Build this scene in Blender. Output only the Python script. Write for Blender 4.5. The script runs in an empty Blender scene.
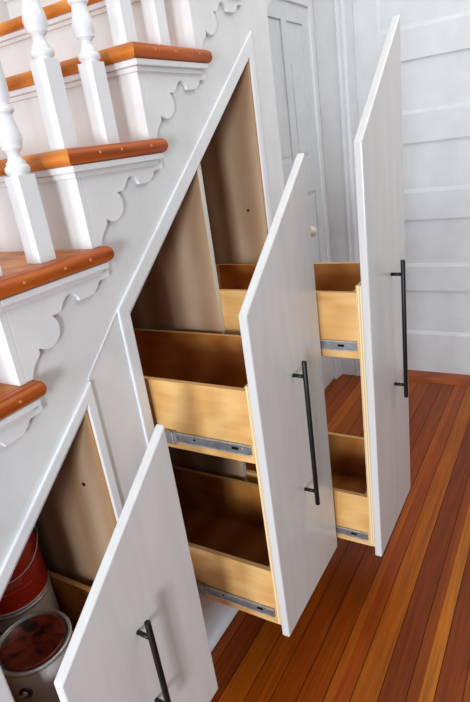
import bpy, bmesh, math, random
from mathutils import Vector, Matrix
random.seed(7)
scn = bpy.context.scene
C = bpy.context.collection
PI = math.pi

# ------------------------------------------------------------------ materials
def lin(c):
    return tuple((x/12.92 if x <= .04045 else ((x+.055)/1.055)**2.4) for x in [v/255. for v in c]) + (1.,)

def new_mat(name, rough=.5, spec=.5, metal=0.):
    m = bpy.data.materials.new(name); m.use_nodes = True
    nt = m.node_tree; b = nt.nodes['Principled BSDF']
    b.inputs['Roughness'].default_value = rough
    b.inputs['Metallic'].default_value = metal
    b.inputs['Specular IOR Level'].default_value = spec
    return m, nt, b

def ramp(nt, fac, stops):
    r = nt.nodes.new('ShaderNodeValToRGB')
    el = r.color_ramp.elements
    el[0].position, el[0].color = stops[0][0], stops[0][1]
    el[1].position, el[1].color = stops[-1][0], stops[-1][1]
    for p, c in stops[1:-1]:
        e = el.new(p); e.color = c
    nt.links.new(fac, r.inputs[0]); return r.outputs[0]

def coords(nt, scale, rot=(0, 0, 0)):
    t = nt.nodes.new('ShaderNodeTexCoord'); mp = nt.nodes.new('ShaderNodeMapping')
    mp.inputs['Scale'].default_value = scale; mp.inputs['Rotation'].default_value = rot
    nt.links.new(t.outputs['Object'], mp.inputs['Vector']); return mp.outputs[0]

def noise(nt, vec, scale, detail=4., dist=0.):
    n = nt.nodes.new('ShaderNodeTexNoise'); n.inputs['Scale'].default_value = scale
    n.inputs['Detail'].default_value = detail; n.inputs['Distortion'].default_value = dist
    nt.links.new(vec, n.inputs['Vector']); return n.outputs['Fac']

def bump(nt, b, h, strength, dist=.001):
    bp = nt.nodes.new('ShaderNodeBump'); bp.inputs['Strength'].default_value = strength
    bp.inputs['Distance'].default_value = dist
    nt.links.new(h, bp.inputs['Height']); nt.links.new(bp.outputs[0], b.inputs['Normal'])

def paint(name, col, rough=.35, spec=.5, grain=None, bs=.15):
    m, nt, b = new_mat(name, rough, spec)
    v = coords(nt, grain or (1, 1, 1))
    n = noise(nt, v, 14, 5)
    c = lin(col); lo = tuple(x*.95 for x in c[:3])+(1,); hi = tuple(min(1, x*1.03) for x in c[:3])+(1,)
    nt.links.new(ramp(nt, n, [(.3, lo), (.7, hi)]), b.inputs['Base Color'])
    bump(nt, b, n, bs, .0012)
    return m

def wood(name, dark, mid, light, scale=(1, 1, 1), nscale=9, rough=.45, spec=.4, bs=.1, coat=0.):
    m, nt, b = new_mat(name, rough, spec)
    v = coords(nt, scale)
    n = noise(nt, v, nscale, 7, .8)
    w = nt.nodes.new('ShaderNodeTexWave'); w.inputs['Scale'].default_value = nscale*.55
    w.inputs['Distortion'].default_value = 7; w.inputs['Detail'].default_value = 3
    w.inputs['Detail Scale'].default_value = .7
    nt.links.new(v, w.inputs['Vector'])
    mx = nt.nodes.new('ShaderNodeMath'); mx.operation = 'MULTIPLY_ADD'
    nt.links.new(w.outputs['Fac'], mx.inputs[0]); mx.inputs[1].default_value = .32
    m2 = nt.nodes.new('ShaderNodeMath'); m2.operation = 'MULTIPLY'
    nt.links.new(n, m2.inputs[0]); m2.inputs[1].default_value = .72
    nt.links.new(m2.outputs[0], mx.inputs[2])
    nt.links.new(ramp(nt, mx.outputs[0], [(.22, lin(dark)), (.52, lin(mid)), (.8, lin(light))]), b.inputs['Base Color'])
    bump(nt, b, n, bs, .0006)
    b.inputs['Coat Weight'].default_value = coat; b.inputs['Coat Roughness'].default_value = .15
    return m

M = {}
M['wall'] = paint('wall_paint', (222, 224, 226), .5, .4)
M['trim'] = paint('trim_paint', (226, 229, 233), .32, .5)
M['stair'] = paint('stair_paint', (228, 230, 232), .38, .5)
M['baluster'] = paint('baluster_paint', (234, 238, 242), .3, .5)
M['front'] = paint('front_paint', (213, 214, 214), .26, .5, (2.5, 2.5, .35), .06)
M['door'] = paint('door_paint', (216, 221, 225), .35, .5)
M['tread'] = wood('tread_wood', (158, 84, 24), (204, 122, 44), (224, 150, 70), (.8, 8, 8), 5, .4, .3, .1, .05)
M['nosing'] = wood('nosing_wood', (132, 54, 12), (178, 84, 20), (200, 106, 34), (9, .8, 9), 5, .4, .25, .1, .0)
M['thresh'] = wood('threshold_wood', (120, 50, 10), (150, 68, 14), (166, 82, 22), (.6, 6, 6), 4, .4, .3)
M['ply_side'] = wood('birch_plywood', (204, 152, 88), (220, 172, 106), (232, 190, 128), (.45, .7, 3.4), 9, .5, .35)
M['ply_in'] = wood('shaded_plywood', (150, 88, 34), (182, 116, 54), (202, 140, 74), (1, 1, 3), 5, .45, .4)  # same ply inside the boxes, with shade and warm bounce put into the colour
M['ply_lining'] = wood('lining_plywood', (158, 120, 88), (182, 150, 120), (204, 178, 152), (1.6, 1.6, .45), 3.5, .55, .3)
M['ply_raw'] = paint('raw_plywood_edge', (226, 178, 114), .6, .3)
M['edge_tan'] = paint('tan_plywood_edge', (206, 160, 110), .6, .3)
M['edge_white'] = paint('primed_edge', (214, 208, 200), .5, .3)
M['dark'] = paint('dark_gap', (20, 14, 10), .9, .1)
M['plug'] = paint('wood_plug', (206, 150, 92), .6, .3)

def banded(name, a, c, axis, width):
    m, nt, b = new_mat(name, .6, .3)
    t = nt.nodes.new('ShaderNodeTexCoord'); s = nt.nodes.new('ShaderNodeSeparateXYZ')
    nt.links.new(t.outputs['Object'], s.inputs[0])
    d = nt.nodes.new('ShaderNodeMath'); d.operation = 'PINGPONG'; d.inputs[1].default_value = width
    nt.links.new(s.outputs[axis], d.inputs[0])
    k = nt.nodes.new('ShaderNodeMath'); k.operation = 'DIVIDE'; k.inputs[1].default_value = width
    nt.links.new(d.outputs[0], k.inputs[0])
    nt.links.new(ramp(nt, k.outputs[0], [(.38, lin(a)), (.62, lin(c))]), b.inputs['Base Color'])
    return m
M['ply_edge'] = banded('laminated_edge', (240, 222, 184), (214, 184, 134), 'X', .003)

m, nt, b = new_mat('zinc_steel', .38, .5, .7)
n = noise(nt, coords(nt, (2, 2, 2)), 30, 3)
nt.links.new(ramp(nt, n, [(.3, lin((186, 190, 192))), (.7, lin((222, 224, 226)))]), b.inputs['Base Color']); M['steel'] = m
m, nt, b = new_mat('dull_steel', .42, .5, .85)
n = noise(nt, coords(nt, (2, 2, 2)), 20, 3)
nt.links.new(ramp(nt, n, [(.3, lin((146, 150, 156))), (.7, lin((176, 180, 184)))]), b.inputs['Base Color']); M['steel2'] = m
m, nt, b = new_mat('black_metal', .42, .35, .0)
n = noise(nt, coords(nt, (1, 1, 1)), 60, 2)
nt.links.new(ramp(nt, n, [(.3, lin((8, 10, 11))), (.7, lin((16, 18, 20)))]), b.inputs['Base Color']); M['black'] = m
M['porcelain'] = paint('porcelain', (226, 222, 210), .15, .6)
M['bronze'] = paint('dark_bronze', (70, 60, 46), .4, .5)
M['can_grey'] = paint('can_grey_label', (196, 192, 190), .35, .5)
M['can_red'] = wood('can_red_label', (120, 20, 12), (166, 30, 18), (188, 44, 26), (1, 1, 1), 3, .35, .5, .0)
M['can_mark'] = paint('can_print', (196, 104, 84), .4, .4)
m, nt, b = new_mat('stained_lid', .4, .5, .25)
n = noise(nt, coords(nt, (1, 1, 1)), 28, 6, 1.2)
nt.links.new(ramp(nt, n, [(.36, lin((40, 22, 18))), (.5, lin((116, 44, 30))), (.66, lin((140, 62, 44)))]), b.inputs['Base Color']); M['lid'] = m

# floor: per-board colour from a mesh attribute, grain on top
m, nt, b = new_mat('fir_floor', .36, .22)
a = nt.nodes.new('ShaderNodeAttribute'); a.attribute_name = 'board'
v = coords(nt, (16, .55, 1)); n = noise(nt, v, 6, 8, .6)
v2 = coords(nt, (60, 1.6, 1)); n2 = noise(nt, v2, 3, 6, .3)
v3 = coords(nt, (1, .5, 1)); n3 = noise(nt, v3, 5, 3)
def mulr(col, fac, lo, hi, d=(.25, .75)):
    r = ramp(nt, fac, [(d[0], (lo, lo, lo, 1)), (d[1], (hi, hi, hi, 1))])
    x = nt.nodes.new('ShaderNodeMix'); x.data_type = 'RGBA'; x.blend_type = 'MULTIPLY'; x.inputs[0].default_value = 1
    nt.links.new(col, x.inputs[6]); nt.links.new(r, x.inputs[7]); return x.outputs[2]
c = mulr(a.outputs['Color'], n, .6, 1.16); c = mulr(c, n2, .84, 1.14); c = mulr(c, n3, .9, 1.1)
nt.links.new(c, b.inputs['Base Color']); bump(nt, b, n2, .12, .0006)
M['floor'] = m

# ------------------------------------------------------------------ mesh helpers
def box(bm, x0, x1, y0, y1, z0, z1, mi=0):
    v = [bm.verts.new(p) for p in ((x0,y0,z0),(x1,y0,z0),(x1,y1,z0),(x0,y1,z0),(x0,y0,z1),(x1,y0,z1),(x1,y1,z1),(x0,y1,z1))]
    fs = []
    for q in ((3,2,1,0),(4,5,6,7),(0,1,5,4),(1,2,6,5),(2,3,7,6),(3,0,4,7)):
        f = bm.faces.new([v[i] for i in q]); f.material_index = mi; fs.append(f)
    return fs

def prism(bm, pts, axis, a, b, mi=0):
    """extrude a 2D polygon; axis 'x': pts=(y,z); 'y': pts=(x,z); 'z': pts=(x,y)"""
    def P(p, t):
        return {'x': (t, p[0], p[1]), 'y': (p[0], t, p[1]), 'z': (p[0], p[1], t)}[axis]
    A = [bm.verts.new(P(p, a)) for p in pts]; B = [bm.verts.new(P(p, b)) for p in pts]
    n = len(pts)
    fs = [bm.faces.new(A), bm.faces.new(list(reversed(B)))]
    for i in range(n):
        fs.append(bm.faces.new((A[i], B[i], B[(i+1) % n], A[(i+1) % n])))
    for f in fs: f.material_index = mi
    return fs

def cyl(bm, p, q, r, seg=20, mi=0, r2=None, smooth=True):
    p = Vector(p); q = Vector(q); d = q-p
    rot = d.to_track_quat('Z', 'Y').to_matrix().to_4x4()
    before = set(bm.faces)
    bmesh.ops.create_cone(bm, cap_ends=True, segments=seg, radius1=r, radius2=r if r2 is None else r2,
                          depth=d.length, matrix=Matrix.Translation((p+q)/2) @ rot)
    for f in bm.faces:
        if f not in before:
            f.material_index = mi
            if smooth and len(f.verts) == 4: f.smooth = True

def lathe(bm, prof, seg=32, mi=0, center=(0, 0, 0), smooth=True, square_to=None):
    cx, cy, cz = center; rings = []
    for r, z in prof:
        if r < 1e-6:
            rings.append([bm.verts.new((cx, cy, cz+z))])
        else:
            rings.append([bm.verts.new((cx+r*math.cos(2*PI*k/seg), cy+r*math.sin(2*PI*k/seg), cz+z)) for k in range(seg)])
    for A, B in zip(rings, rings[1:]):
        for k in range(seg):
            a = A[k % len(A)]; a2 = A[(k+1) % len(A)]; b_ = B[k % len(B)]; b2 = B[(k+1) % len(B)]
            vs = []
            for v in (a, a2, b2, b_):
                if v not in vs: vs.append(v)
            if len(vs) >= 3:
                f = bm.faces.new(vs); f.material_index = mi; f.smooth = smooth

def obj(name, bm, mats, parent=None, bevel=0., seg=2, recalc=True):
    if recalc: bmesh.ops.recalc_face_normals(bm, faces=bm.faces)
    me = bpy.data.meshes.new(name); bm.to_mesh(me); bm.free()
    for mm in (mats if isinstance(mats, (list, tuple)) else [mats]): me.materials.append(mm)
    o = bpy.data.objects.new(name, me); C.objects.link(o)
    if parent: o.parent = parent
    if bevel:
        md = o.modifiers.new('Bevel', 'BEVEL'); md.width = bevel; md.segments = seg
        md.limit_method = 'ANGLE'; md.angle_limit = math.radians(35); md.harden_normals = False
    return o

def tag(o, label, cat, group=None):
    o['label'] = label; o['category'] = cat
    if group: o['group'] = group
    return o

def thing(name, label, cat, loc=(0, 0, 0), group=None):
    o = bpy.data.objects.new(name, None); C.objects.link(o); o.location = loc
    o.empty_display_size = .05
    return tag(o, label, cat, group)

def struct(name, bm, mat, bevel=0., seg=2):
    o = obj(name, bm, mat, None, bevel, seg); o['kind'] = 'structure'; return o

NB = bmesh.new

# ------------------------------------------------------------------ dimensions
W = .33; T = .019
S = .7819
Y2 = 0.; Y3 = .3367
ZB = .1963; K2 = .9966
RUN = .231; RISE = .1806
TY, TZ, CY0 = -.2734, .9510, -.5628      # tip y, tread centre z, front corner y of tread 0
TH = .029
XL = -.84                                # wall behind the stairs
I0, I1 = -3, 5
def tz(i): return TZ + i*RISE
def cy(i): return CY0 + i*RUN
def ty(i): return TY + i*RUN
def ry(i): return cy(i) + .031           # riser face

# ------------------------------------------------------------------ floor
bm = NB(); lay = bm.loops.layers.float_color.new('board')
P = .0597; xs0 = .409
pal = [(146, 66, 12), (160, 76, 14), (136, 56, 10), (170, 86, 18), (152, 68, 12), (130, 50, 8)]
fixed = {-7: (142, 65, 6), -6: (126, 53, 4), -5: (158, 79, 8), -4: (146, 67, 6), -3: (134, 57, 4), -2: (140, 61, 4), -1: (152, 73, 6),
         0: (166, 85, 8), 1: (124, 51, 2), 2: (142, 65, 4), 3: (130, 55, 2), 4: (152, 73, 6), 5: (128, 53, 2), -8: (150, 73, 6)}
def floor_rect(x0, x1, y0, y1, col):
    vs = [bm.verts.new(p) for p in ((x0, y0, 0), (x1, y0, 0), (x1, y1, 0), (x0, y1, 0))]
    f = bm.faces.new(vs)
    for l in f.loops: l[lay] = lin(col)
k = -24
while xs0 + k*P < 2.6:
    x0, x1 = xs0+k*P+.0009, xs0+(k+1)*P-.0009
    col = fixed.get(k, random.choice(pal))
    if k == 2:
        floor_rect(x0, .556, -3.2, 1.84, col); floor_rect(.5562, x1, -3.2, 1.84, (184, 104, 20))
    elif k == -1:
        floor_rect(x0, x0+.022, -3.2, 1.84, (164, 80, 12)); floor_rect(x0+.0222, x1, -3.2, 1.84, (150, 66, 10))
    else:
        floor_rect(x0, x1, -3.2, 1.84, col)
    k += 1
for f in bm.faces: f.material_index = 0
box(bm, -1.1, 2.6, -3.2, 2.1, -.03, -.003, 1)
fl = struct('floor', bm, [M['floor'], M['dark']])
bm = NB(); prism(bm, [(1.84, 0), (1.86, .012), (2.0, .014), (2.0, 0)], 'x', -.25, .9)
th = struct('trim_1', bm, M['thresh'])
th['label'] = 'wooden threshold in front of the panelled door'

# ------------------------------------------------------------------ wall on the stair side, with two openings
O2a, O2b, O2k = -.002, .658, .9933
O1a, O1b = -.490, -.178
def top2(y): return O2k + (y-.006)*.778
def top1(y): return .847 + (y-O1b)*.79
YE = .81
def ztop(y):      # stepped top just under each tread
    z = 0
    for i in range(I0-1, I1+2):
        if y >= ry(i)+.0145-1e-6: z = tz(i) - TH/2
    return z
G = .0165                                # the wall opening is wider than the lining that stands in it
bps = sorted(set([-1.5, O1a-G, O1b+G, O2a-G, O2b+G, YE, 1.25] + [ry(i)+.0145 for i in range(I0, I1+1)]))
bps = [y for y in bps if -1.5 <= y <= 1.25]
bm = NB()
X0 = -.018
for a_, b_ in zip(bps, bps[1:]):
    mid = (a_+b_)/2; zt = ztop(mid)
    if zt <= 0.01: continue
    def quad(za, zb_, zc, zd): prism(bm, [(a_, za), (b_, zb_), (b_, zc), (a_, zd)], 'x', X0, 0)
    if O1a-G <= mid <= O1b+G:
        quad(0, 0, .164, .164); quad(top1(a_), top1(b_), zt, zt)
    elif O2a-G <= mid <= O2b+G:
        quad(0, 0, .164, .164); quad(top2(a_), top2(b_), zt, zt)
    elif mid > YE:
        lo = lambda y: 1.64 + (y-YE)*.78
        if lo(b_) < zt: quad(lo(a_), lo(b_), zt, zt)
    else: quad(0, 0, zt, zt)
bmesh.ops.remove_doubles(bm, verts=bm.verts, dist=1e-5)
# drop the internal faces where strips meet
seen = {}
for f in list(bm.faces):
    key = tuple(sorted(v.index for v in f.verts)) if False else tuple(sorted((round(v.co.x, 4), round(v.co.y, 4), round(v.co.z, 4)) for v in f.verts))
    seen.setdefault(key, []).append(f)
dead = [f for fs in seen.values() if len(fs) > 1 for f in fs]
if dead: bmesh.ops.delete(bm, geom=dead, context='FACES')
struct('wall_left', bm, M['wall'])

# end of the cupboard, wall behind the stairs
bm = NB(); box(bm, XL, -.018, YE-.02, YE, 0, 1.66); struct('wall_back', bm, M['wall'])
bm = NB(); box(bm, XL-.05, XL, -1.5, 1.3, 0, 2.8); struct('wall_stair', bm, M['wall'])

# casings round the openings
def casing(name, pin, pout, bev=.004):
    bm = NB(); n = len(pin); X1 = .007
    A = [[bm.verts.new((x, p[0], p[1])) for p in L] for L in (pin, pout) for x in (0, X1)]
    iB, iF, oB, oF = A
    for j in range(n-1):
        bm.faces.new((iF[j], iF[j+1], oF[j+1], oF[j])); bm.faces.new((iB[j+1], iB[j], oB[j], oB[j+1]))
        bm.faces.new((iB[j], iB[j+1], iF[j+1], iF[j])); bm.faces.new((oF[j], oF[j+1], oB[j+1], oB[j]))
    bm.faces.new((iB[0], iF[0], oF[0], oB[0])); bm.faces.new((iF[-1], iB[-1], oB[-1], oF[-1]))
    return struct(name, bm, M['trim'], bev, 3)
c2 = casing('trim_2', [(O2a, .185), (O2a, O2k+.003), (O2b+.005, top2(O2b+.005)+.003), (O2b+.005, .185)],
            [(-.036, .185), (-.036, O2k+.020), (O2b+.032, top2(O2b)+.075), (O2b+.032, .185)])
c2['label'] = 'white casing round the large sloping cupboard opening'
c1 = casing('trim_3', [(O1a, .185), (O1a, top1(O1a)+.009), (O1b+.006, top1(O1b+.006)+.009), (O1b+.006, .185)],
            [(O1a-.03, .185), (O1a-.03, top1(O1a)+.018), (O1b+.029, top1(O1b)+.060), (O1b+.029, .185)])
c1['label'] = 'white casing round the small sloping cupboard opening'
bm = NB()
prism(bm, [(-.150, .906), (-.033, 1.008), (-.033, 1.014), (-.150, .912)], 'x', 0, .002)
t4 = struct('trim_4', bm, M['trim'], .0006); t4['label'] = 'thin sloping bead joining the two casings'
# baseboard with cap and shoe
bm = NB()
prism(bm, [(0, 0), (.010, 0), (.022, .004), (.020, .016), (.010, .020), (.010, .168), (.004, .178), (0, .180)], 'y', -1.5, YE)
struct('baseboard_left', bm, M['trim'], .001)

# ------------------------------------------------------------------ staircase
stair = thing('staircase', 'white painted staircase with orange wooden treads and turned balusters, rising above the sloping cupboards', 'staircase', (0, 0, 0))
XN = .035; R_ = TH/2
prof = [(R_*(1-math.cos(t)), R_*math.sin(t)) for t in [PI/2*k/6 for k in range(-6, 7)]]   # (offset inward, dz)
def tread(i):
    z = tz(i); c = cy(i); tip = ty(i)+.010; back = cy(i+1)+.045
    bm = NB()
    def ring_faces(cols):
        for A, B in zip(cols, cols[1:]):
            for j in range(len(A)-1):
                f = bm.faces.new((A[j], A[j+1], B[j+1], B[j])); f.smooth = True
    cols = [[bm.verts.new((XL, c+d, z+dz)) for d, dz in prof], [bm.verts.new((XN-d, c+d, z+dz)) for d, dz in prof]]
    ring_faces(cols)
    for idx, zz in ((0, z-R_), (-1, z+R_)):
        inner = [bm.verts.new(p) for p in ((0, c+XN, zz), (0, back, zz), (XL, back, zz))]
        bm.faces.new([cols[0][idx], cols[1][idx]] + inner)
    t = obj('tread', bm, M['tread'], stair)
    # redder return nosing at the open end
    bm = NB(); r = R_
    cols = [[bm.verts.new((XN-d, c+d, z+dz)) for d, dz in prof], [bm.verts.new((XN-d, tip-r, z+dz)) for d, dz in prof]]
    for k in range(1, 6):
        a = PI/2*k/5
        cols.append([bm.verts.new((XN-r+(r-d)*math.cos(a), tip-r+(r-d)*math.sin(a), z+dz)) for d, dz in prof])
    cols.append([bm.verts.new((0.0, tip-d, z+dz)) for d, dz in prof])
    ring_faces(cols)
    for idx, zz in ((0, z-R_), (-1, z+R_)):
        corner = bm.verts.new((0, c+XN, zz))
        ring = []
        for col in (cols[0], cols[1], cols[-1]):
            ring.append(col[idx])
        bm.faces.new(ring+[corner])
    bmesh.ops.remove_doubles(bm, verts=bm.verts, dist=1e-5)
    for q in (.06, .155, .235):
        y = c+q+random.uniform(-.02, .02)
        before = set(bm.faces)
        cyl(bm, (XN-.001, y, z+.002), (XN+.0006, y, z+.002), .0026, 10, 1, None, False)
    n = obj('return_nosing', bm, [M['nosing'], M['plug']], t)
    n['label'] = 'redder rounded return nosing'
    # riser
    zb = tz(i-1)+R_ if i > I0 else max(0, tz(i)-RISE)
    bm = NB(); box(bm, XL, .0085, ry(i), ry(i)+.014, zb, z-R_); obj('riser', bm, M['stair'], stair, .0008)
    # two-step cove moulding under the nosing, front and side
    bm = NB()
    for x_, y_, z0, z1 in ((.026, .013, z-R_-.012, z-R_), (.0165, .022, z-R_-.022, z-R_-.012)):
        box(bm, XL, x_, c+y_, ry(i), z0, z1)
        box(bm, .0003, x_, ry(i)-.001, tip-.045+x_, z0, z1)
    obj('cove_moulding', bm, M['stair'], stair, .002)
    # scrolled bracket on the stringer
    o_ = [(.003, -.014), (.003, -.046), (-.002, -.0475), (-.026, -.048), (-.031, -.052), (-.034, -.058), (-.040, -.061), (-.046, -.068),
          (-.068, -.0695), (-.086, -.069), (-.089, -.061), (-.096, -.054), (-.106, -.050), (-.117, -.053), (-.126, -.061), (-.133, -.071), (-.139, -.0755),
          (-.156, -.0755), (-.151, -.082), (-.147, -.092), (-.147, -.103), (-.151, -.113), (-.158, -.121), (-.170, -.1275), (-.182, -.1285),
          (-.193, -.125), (-.202, -.120), (-.203, -.130), (-.210, -.137), (-.219, -.145), (-.226, -.155), (-.230, -.166)]
    pts = [(ty(i)+a, z+b_) for a, b_ in o_] + [(ry(i)+.0142, z-.166), (ry(i)+.0142, z-.014)]
    bm = NB(); prism(bm, pts, 'x', 0, .0085); obj('scroll_bracket', bm, M['stair'], stair, .0012)
for i in range(I0, I1+1): tread(i)

# baluster: square block, turned shaft, square top
bm = NB(); h = .018
bs = .148
box(bm, -h, h, -h, h, 0, bs)
box(bm, -h, h, -h, h, .70, .80)
lathe(bm, [(.0, bs), (.0165, bs), (.0165, bs+.002), (.0195, bs+.005), (.021, bs+.009), (.0205, bs+.014), (.016, bs+.018), (.0165, bs+.021), (.0125, bs+.025),
           (.0105, bs+.031), (.0105, bs+.036), (.0135, bs+.040), (.0175, bs+.043), (.017, bs+.046), (.0195, bs+.052), (.0205, bs+.060), (.0195, bs+.069),
           (.0172, bs+.078), (.0152, bs+.087), (.0145, bs+.093), (.0145, bs+.096), (.0185, bs+.099), (.0195, bs+.103), (.018, bs+.107), (.0142, bs+.109),
           (.0145, bs+.112), (.0175, bs+.125), (.0182, bs+.145), (.0175, bs+.18), (.0155, bs+.26), (.0135, bs+.36), (.012, bs+.44), (.0115, bs+.47),
           (.016, bs+.475), (.017, bs+.482), (.012, bs+.49), (.017, bs+.52), (.0165, bs+.544), (0, bs+.544)], 28)
bal0 = obj('baluster', bm, M['baluster'], stair, .0008)
first = True
for i in range(-1, I1+1):
    for dy in (.053, .1685):
        o = bal0 if first else bal0.copy()
        if not first: C.objects.link(o)
        first = False
        o.parent = stair; o.location = (-.025, cy(i)+dy, tz(i)+R_)

# ------------------------------------------------------------------ plywood lining of the cupboards
def panel_y(name, y0, y1, x0, ztop_, parent, hole=None, mats=None):
    bm = NB(); fs = box(bm, x0, -.0006, y0, y1, .185, ztop_)
    fs[3].material_index = 1      # the raw laminated edge facing the room
    o = obj(name, bm, mats or [M['ply_lining'], M['edge_tan']], parent)
    if hole:
        bm = NB(); cyl(bm, (hole[0], y0-.0004, hole[1]), (hole[0], y0-.002, hole[1]), .0045, 14, 0)
        cyl(bm, (hole[0], y0-.0015, hole[1]), (hole[0], y0-.0024, hole[1]), .0028, 12, 1)
        s = obj('screw', bm, [M['bronze'], M['dark']], o); s['label'] = 'small recessed brass screw'
    return o
XB = -.64
lin2 = thing('cupboard_lining', 'bare plywood sides, divider and floor inside the large sloping opening behind two pull-outs', 'cupboard lining', (0, .33, .185))
lin2.location = (0, 0, 0)
panel_y('side_panel', O2a-.016, O2a, XB, .975, lin2)
panel_y('divider_panel', .336, .354, XB, 1.262, lin2, None, [M['ply_lining'], M['edge_white']])['label'] = 'upright plywood divider with pale front edge'
panel_y('side_panel', O2b, O2b+.016, XB, 1.514, lin2, (-.055, 1.10))
bm = NB(); prism(bm, [(-.012, .985), (O2b+.01, top2(O2b+.01)), (O2b+.01, top2(O2b+.01)+.012), (-.012, .997)], 'x', XB, -.019); obj('sloping_top_panel', bm, M['ply_lining'], lin2)
bm = NB(); box(bm, XB-.012, XB, -.012, O2b+.016, .185, 1.5); obj('back_panel', bm, M['ply_lining'], lin2)
bm = NB(); box(bm, XB, -.0006, O2a, O2b, .165, .184); obj('floor_panel', bm, M['ply_lining'], lin2)
lin1 = thing('cupboard_lining', 'bare plywood sides and floor inside the small low opening with the paint cans', 'cupboard lining')
panel_y('side_panel', O1b, O1b+.016, XB, .868, lin1, (-.061, .669))
panel_y('side_panel', O1a-.016, O1a, XB, .59, lin1)
bm = NB(); prism(bm, [(O1a-.016, top1(O1a-.016)), (O1b+.01, top1(O1b+.01)), (O1b+.01, top1(O1b+.01)+.012), (O1a-.016, top1(O1a-.016)+.012)], 'x', XB, -.019); obj('sloping_top_panel', bm, M['ply_lining'], lin1)
bm = NB(); box(bm, XB-.012, XB, O1a-.016, O1b+.016, .185, .85); obj('back_panel', bm, M['ply_lining'], lin1)
bm = NB(); box(bm, XB, -.0006, O1a, O1b, .165, .184); obj('floor_panel', bm, M['ply_lining'], lin1)

# ------------------------------------------------------------------ pull-outs
LB = .56
def slide(parent, xa, xf, ys, zc, side):
    """telescopic runner on one side of a box; side=-1: the near side (toward -y)"""
    g = side
    bm = NB()
    def bx(x0, x1, d0, d1, z0, z1, mi=0):
        y0, y1 = sorted((ys+g*d0, ys+g*d1)); return box(bm, x0, x1, y0, y1, z0, z1, mi)
    bx(xa, xf-.004, 0, .0035, zc-.0125, zc+.0125, 1)                    # drawer member
    bx(xa, xf-.004, .0035, .0065, zc+.0095, zc+.0125); bx(xa, xf-.004, .0035, .0065, zc-.0125, zc-.0095)
    xm = xf-.03
    bx(xa, .55*xa+.45*xm if xa < 0 else xm, .0035, .0075, zc-.0062, zc+.0062, 0)          # intermediate member
    for k, q in enumerate((.028, .055, .105, .15, .19)):
        x = xf-q
        if x > xa: cyl(bm, (x, ys+g*.003, zc), (x, ys+g*.0045, zc), .0028 if k % 2 else .004, 12, 2 if k in (3,) else 1)
    bx(xf-.018, xf-.006, .003, .0050, zc-.009, zc+.009, 1)
    bx(xf-.052, xf-.036, .003, .0052, zc-.003, zc+.003, 2)
    o = obj('slide_rail', bm, [M['steel'], M['steel2'], M['dark'], M['black']], parent, .0006)
    o['label'] = 'zinc ball-bearing runner'
    bm = NB()                                                         # end of the member fixed to the cupboard
    bx(-.05, .040, .0035, .0112, zc-.0165, zc+.0165)
    bx(.036, .052, .0035, .0100, zc-.014, zc+.014, 1)
    bx(.044, .050, .004, .0108, zc-.0165, zc+.0165, 0)
    bx(.006, .026, .0112, .0116, zc-.004, zc+.004, 2)
    e = obj('rail_end', bm, [M['steel2'], M['steel'], M['dark']], o, .0008)
    return o

def drawer_box(parent, x1, y0, y1, z0, z1, rail_dz, only_far=False):
    x0 = x1-LB; t = .012
    bm = NB(); fs = []
    fs += box(bm, x0, x1, y0, y0+t, z0, z1)
    fs += box(bm, x0, x1, y1-t, y1, z0, z1)
    fs += box(bm, x0, x0+t, y0+t, y1-t, z0, z1)
    fs += box(bm, x1-t, x1, y0+t, y1-t, z0, z1)
    box_o = None
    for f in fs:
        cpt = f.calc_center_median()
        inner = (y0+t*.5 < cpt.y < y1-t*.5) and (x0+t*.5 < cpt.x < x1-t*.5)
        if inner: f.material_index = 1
        f.normal_update()
        if f.normal.z > .9 or f.normal.z < -.9:
            f.material_index = 2
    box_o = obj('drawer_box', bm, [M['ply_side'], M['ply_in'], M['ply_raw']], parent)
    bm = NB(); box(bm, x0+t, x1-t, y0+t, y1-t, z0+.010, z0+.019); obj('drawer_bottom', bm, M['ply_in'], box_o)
    slide(box_o, max(x0+.02, -.30), x1, y0, z0+rail_dz, -1)
    # the matching runner on the far side
    bm = NB(); box(bm, max(x0+.02, -.30), x1-.004, y1, y1+.0035, z0+rail_dz-.021, z0+rail_dz+.021)
    box(bm, max(x0+.02, -.30), -.02, y1+.0035, y1+.0075, z0+rail_dz-.011, z0+rail_dz+.011)
    r = obj('slide_rail', bm, M['steel'], box_o, .0006); r['label'] = 'zinc ball-bearing runner'
    return box_o

def handle(parent, x, y, z0, z1, ov=.036):
    bm = NB()
    cyl(bm, (x+.030, y, z0), (x+.030, y, z1), .0056, 24)
    hd = obj('bar_handle', bm, M['black'], parent, .0008); hd['label'] = 'black metal bar handle'
    for z in (z0+ov, z1-ov):
        bm = NB(); cyl(bm, (x, y, z), (x+.027, y, z), .0043, 16); obj('post', bm, M['black'], hd)
    return hd

def pullout(name, label, d, y0, w, k, boxes, hz, back_z, ZB=ZB):
    t = thing(name, label, 'pull-out drawer', (0, 0, 0), None)
    bm = NB()
    prism(bm, [(y0, ZB), (y0+w, ZB), (y0+w, k+S*w), (y0, k)], 'x', d-T, d)
    f = obj('front_panel', bm, M['front'], t, .0035, 3); f['label'] = 'white painted slant-topped front'
    handle(f, d, y0+hz[0], hz[1], hz[2])
    bm = NB()
    fs = prism(bm, [(y0+.018, .204), (y0+w-.020, .204), (y0+w-.020, back_z), (y0+.018, back_z)], 'x', d-T-.018, d-T-.0003)
    for f_ in fs[2:]: f_.material_index = 1
    bp = obj('backing_panel', bm, [M['ply_in'], M['ply_edge']], t); bp['label'] = 'plywood backing with laminated edge'
    for z0, z1, rz in boxes:
        drawer_box(t, d-T-.018, y0+.018, y0+w-.020, z0, z1, rz)
    return t

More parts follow.
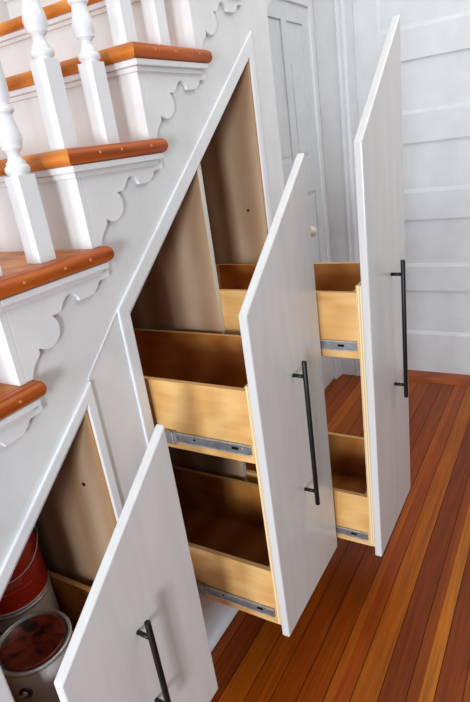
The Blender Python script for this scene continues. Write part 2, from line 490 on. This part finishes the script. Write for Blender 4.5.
D1, D2, D3 = .1985, .2860, .4100
pullout('pull_out_drawer', 'pulled-out two-level drawer in the middle, white slant-topped front with long black handle', D2, Y2, W, K2+.003,
        [(.660, .832, .033), (.203, .366, .036)], (.162, .470, .842), .843, .194)
pullout('pull_out_drawer', 'tallest two-level pull-out drawer, farthest along the wall and nearest the panelled door', D3, Y3, W, K2+S*Y3+.006,
        [(.772, .938, .033), (.203, .366, .032)], (.181, .597, .974), .955, .190)
F1w = .3272; F1y = -.1795-F1w
pullout('pull_out_drawer', 'lowest pull-out drawer at lower left, slant-topped front with short black handle, paint cans behind', D1, F1y, F1w, .6005,
        [(.203, .385, .030)], (F1w-.171, .341, .580), .43)

# ------------------------------------------------------------------ paint cans
def paint_can(label, x, y, z, r, h, body, lid, ear_angle=None, group=None, marks=False, rot=0):
    t = thing('paint_can', label, 'paint can', (x, y, z), group)
    bm = NB()
    lathe(bm, [(0, 0), (r-.002, 0), (r+.0015, .001), (r+.002, .004), (r, .007)], 48, 1)
    lathe(bm, [(r, .007), (r, h-.010)], 48, 0)
    lathe(bm, [(r, h-.010), (r+.0015, h-.007), (r+.002, h-.003), (r+.0005, h), (r-.003, h+.0002), (r-.005, h-.002), (r-.0055, h-.008), (0, h-.008)], 48, 1)
    obj('body', bm, [body, M['steel']], t)
    bm = NB()
    lathe(bm, [(0, h-.0045), (r-.0155, h-.0045), (r-.0145, h-.001), (r-.0125, h-.0005), (r-.0115, h-.0055)], 48, 0)
    obj('lid', bm, lid, t)
    for k in (0, 1):
        a = (ear_angle or 0)+k*PI; p = Vector((math.cos(a), math.sin(a), 0))
        bm = NB(); q = p*r+Vector((0, 0, h*.72))
        cyl(bm, q-p*.001, q+p*.002, .014, 20, 0, .013); cyl(bm, q+p*.001, q+p*.006, .006, 14, 1, .005)
        obj('ear', bm, [M['bronze'], M['steel']], t)
    return t, bm

def tube(name, pts, r, mat, parent):
    cu = bpy.data.curves.new(name, 'CURVE'); cu.dimensions = '3D'; cu.bevel_depth = r; cu.bevel_resolution = 2
    sp = cu.splines.new('POLY'); sp.points.add(len(pts)-1)
    for p, q in zip(sp.points, pts): p.co = (*q, 1)
    tmp = bpy.data.objects.new(name, cu)
    C.objects.link(tmp); dg = bpy.context.evaluated_depsgraph_get()
    me = bpy.data.meshes.new_from_object(tmp.evaluated_get(dg)); C.objects.unlink(tmp); bpy.data.objects.remove(tmp)
    me.materials.clear(); me.materials.append(mat)
    for p in me.polygons: p.use_smooth = True
    o = bpy.data.objects.new(name, me); C.objects.link(o); o.parent = parent; return o

def bail(t, r, h, ang, drop):
    """wire handle lying against the can, dropped on the side ang+90 degrees"""
    pts = []
    for k in range(33):
        a = PI*k/32
        p = Vector((math.cos(a)*(r+.006), math.sin(a)*(r+.007), -drop*math.sin(a)**1.3))
        pts.append(Matrix.Rotation(ang, 3, 'Z') @ p+Vector((0, 0, h*.72)))
    tube('bail_handle', pts, .0014, M['steel'], t)['label'] = 'thin wire carrying handle'
ZF = .2225
t, _ = paint_can('paint can with stained dark red lid, lowest and frontmost in the small cupboard', -.104, -.370, ZF, .077, .183, M['can_grey'], M['lid'], math.radians(-60))
bail(t, .077, .183, math.radians(120), .05)
t, _ = paint_can('pale grey paint can under the red can, behind the one with the stained lid', -.262, -.292, ZF, .080, .183, M['can_grey'], M['steel2'], math.radians(110))
t, _ = paint_can('red-labelled paint can stacked on top of a pale grey can in the small cupboard', -.262, -.292, ZF+.1842, .080, .190, M['can_red'], M['steel2'], math.radians(63))
bail(t, .080, .190, math.radians(-117), .05)
# worn, unreadable print curving round the red label
bm = NB()
def wrap(a0, a1, z0, z1, sl=0.):
    n = max(2, int(abs(a1-a0)/4)+1); r = .0804; A = []; B = []
    for k in range(n+1):
        q = k/n; a = math.radians(a0+(a1-a0)*q)
        A.append(bm.verts.new((r*math.cos(a), r*math.sin(a), z0+sl*q))); B.append(bm.verts.new((r*math.cos(a), r*math.sin(a), z1+sl*q)))
    for k in range(n): bm.faces.new((A[k], A[k+1], B[k+1], B[k]))
wrap(-75, 5, .052, .0545); wrap(-60, -20, .098, .100)
rs = random.Random(3)
for k in range(9):
    a = -68+k*6.5
    wrap(a, a+1.3, .063, .063+rs.uniform(.016, .024)); wrap(a+3, a+4.2, .063, .063+rs.uniform(.012, .022))
    if k % 2: wrap(a, a+4, .074, .0755)
obj('label_print', bm, M['can_mark'], t)
# ------------------------------------------------------------------ recess beyond the cupboard: side wall with panelled door
XH = -.262; YJ = 1.85; YB = 1.95
bm = NB()
box(bm, XH-.06, XH-.012, YE, YJ+.05, 0, 2.1)
struct('wall_recess', bm, M['wall'])
# door_1: panelled leaf lying in the recess wall
bm = NB()
y0, y1, z0, z1 = 1.02, 1.76, .02, 1.80
cols = [(1.16, 1.475), (1.53, 1.695)]
rows = [(.22, 1.035), (1.185, 1.73)]
ys = [y0, cols[0][0], cols[0][1], cols[1][0], cols[1][1], y1]
zs = [z0] + [v for r_ in rows for v in r_] + [z1]
xf, xr = XH, XH-.007
for a in range(5):
    for b_ in range(len(zs)-1):
        if a in (1, 3) and b_ % 2 == 1:
            box(bm, XH-.03, xr, ys[a], ys[a+1], zs[b_], zs[b_+1])
            box(bm, XH-.03, xf-.003, ys[a]+.025, ys[a+1]-.022, zs[b_]+.025, zs[b_+1]-(.16 if b_ > 2 else .025))
        else: box(bm, XH-.03, xf, ys[a], ys[a+1], zs[b_], zs[b_+1])
bmesh.ops.remove_doubles(bm, verts=bm.verts, dist=1e-5)
d1 = struct('door_1', bm, M['door']); d1['label'] = 'white panelled door in the recess beyond the cupboard'
bm = NB(); cyl(bm, (XH, 1.50, .866), (XH+.006, 1.50, .866), .024, 20, 1); cyl(bm, (XH+.004, 1.50, .866), (XH+.03, 1.50, .866), .009, 14, 1)
lathe(bm, [(0, -.026), (.014, -.022), (.024, -.010), (.027, 0), (.024, .010), (.014, .022), (0, .026)], 24, 0, (XH+.045, 1.50, .874))
obj('door_knob', bm, [M['porcelain'], M['bronze']], d1)['label'] = 'off-white knob on a dark rose'
# casing of door_1
bm = NB()
box(bm, XH-.012, XH+.010, y1, y1+.045, 0, z1+.085); box(bm, XH-.012, XH+.010, y0-.075, y0, 0, z1+.085)
box(bm, XH-.012, XH+.010, y0, y1, z1, z1+.085)
struct('trim_5', bm, M['trim'], .004)['label'] = 'white casing round the recess door'
bm = NB(); box(bm, XH-.012, XH+.014, y1+.045, YJ, 0, .14); struct('baseboard_recess', bm, M['trim'], .003)

# back wall, casing, five-panel door
bm = NB()
box(bm, XH-.06, -.155, YJ, YB+.1, 0, 2.6)
box(bm, -.155, 2.6, YB+.04, YB+.1, 0, 2.6)
struct('wall_far', bm, M['wall'])
bm = NB(); box(bm, XH, -.168, YJ-.012, YJ, 0, .14); struct('baseboard_far', bm, M['trim'], .003)
bm = NB()
prism(bm, [(-.168, YJ), (-.168, YJ-.014), (-.160, YJ-.018), (-.153, YJ-.010), (-.142, YJ-.010), (-.138, YJ-.020), (-.126, YJ-.020), (-.120, YJ-.010), (-.120, YB-.002), (-.135, YB-.002), (-.135, YB+.04), (-.154, YB+.04), (-.154, YJ)], 'z', 0, 2.15)
struct('trim_6', bm, M['trim'], .002)['label'] = 'white moulded casing left of the five-panel door'
bm = NB()
dx0, dx1 = -.132, .66
px0, px1 = -.015, .545
zl = [.012, .226, .465, .590, .825, .955, 1.181, 1.308, 1.532, 1.655, 1.88, 2.04]
for b_ in range(len(zl)-1):
    if b_ % 2 == 1:
        box(bm, dx0, px0, YB, YB+.035, zl[b_], zl[b_+1]); box(bm, px1, dx1, YB, YB+.035, zl[b_], zl[b_+1])
        box(bm, px0, px1, YB+.009, YB+.035, zl[b_], zl[b_+1])
        # moulding: sloped sticking round the panel and raised field
        for (a0, a1, s0, s1) in ((zl[b_], zl[b_]+.016, 0, 1),):
            zo, zi = (a0, a1) if s0 == 0 else (a1, a0)
            prism(bm, [(YB+.002, zo), (YB+.009, zo), (YB+.009, zi), (YB+.007, zi)], 'x', px0, px1)
        prism(bm, [(px0, YB+.002), (px0, YB+.009), (px0+.016, YB+.009), (px0+.016, YB+.007)], 'z', zl[b_], zl[b_+1])
    else:
        box(bm, dx0, dx1, YB, YB+.035, zl[b_], zl[b_+1])
struct('door_2', bm, M['door'], .0015)['label'] = 'white door with five horizontal panels on the far wall'
bm = NB(); box(bm, dx1+.003, dx1+.10, YB-.03, YB+.04, 0, 2.15); box(bm, dx0-.06, dx1+.10, YB-.03, YB+.04, 2.05, 2.15)
struct('trim_7', bm, M['trim'], .003)['label'] = 'white casing right of and above the five-panel door'

# ------------------------------------------------------------------ light
w = bpy.data.worlds.new('World'); scn.world = w; w.use_nodes = True
bg = w.node_tree.nodes['Background']; bg.inputs[0].default_value = (.91, .95, 1., 1); bg.inputs[1].default_value = .31
def area(name, loc, target, sx, sy, power, col):
    l = bpy.data.lights.new(name, 'AREA'); l.shape = 'RECTANGLE'; l.size = sx; l.size_y = sy; l.energy = power; l.color = col
    o = bpy.data.objects.new(name, l); C.objects.link(o); o.location = loc
    o.rotation_euler = (Vector(target)-Vector(loc)).to_track_quat('-Z', 'Y').to_euler()
    return o
area('window_light', (1.4, -3.3, 1.0), (0.1, .0, .8), .5, .9, 85, (.90, .95, 1.))
area('window_light', (.45, -3.5, 1.3), (0., .0, .9), .7, 1.2, 50, (.90, .95, 1.))
area('stair_light', (-.5, -.3, 2.75), (-.4, .0, 1.), 1.0, 1.4, 11, (1., .96, .88))
area('room_fill', (1.1, .9, 2.7), (.5, 1.0, 0), 1.6, 1.6, 25, (1., .95, .88))  # added overhead fill to lift treads, floor and recess; no fixture there

# ------------------------------------------------------------------ camera
cam = bpy.data.cameras.new('camera'); co = bpy.data.objects.new('camera', cam); C.objects.link(co)
yaw, pitch, roll = [math.radians(v) for v in (-32.97612, -20.91401, -8.28468)]
f = Vector((math.sin(yaw)*math.cos(pitch), math.cos(yaw)*math.cos(pitch), math.sin(pitch)))
r = f.cross(Vector((0, 0, 1))).normalized(); u = r.cross(f)
r2 = r*math.cos(roll)+u*math.sin(roll); u2 = -r*math.sin(roll)+u*math.cos(roll)
mt = Matrix((r2, u2, -f)).transposed().to_4x4(); mt.translation = Vector((.77768, -.81289, 1.29716))
co.matrix_world = mt
cam.sensor_fit = 'HORIZONTAL'; cam.sensor_width = 36; cam.lens = 36*540.388/470; cam.clip_start = .02
scn.camera = co
scn.view_settings.view_transform = 'Standard'; scn.view_settings.look = 'None'
scn.view_settings.gamma = 1; scn.view_settings.use_curve_mapping = False
scn.view_settings.exposure = -.04
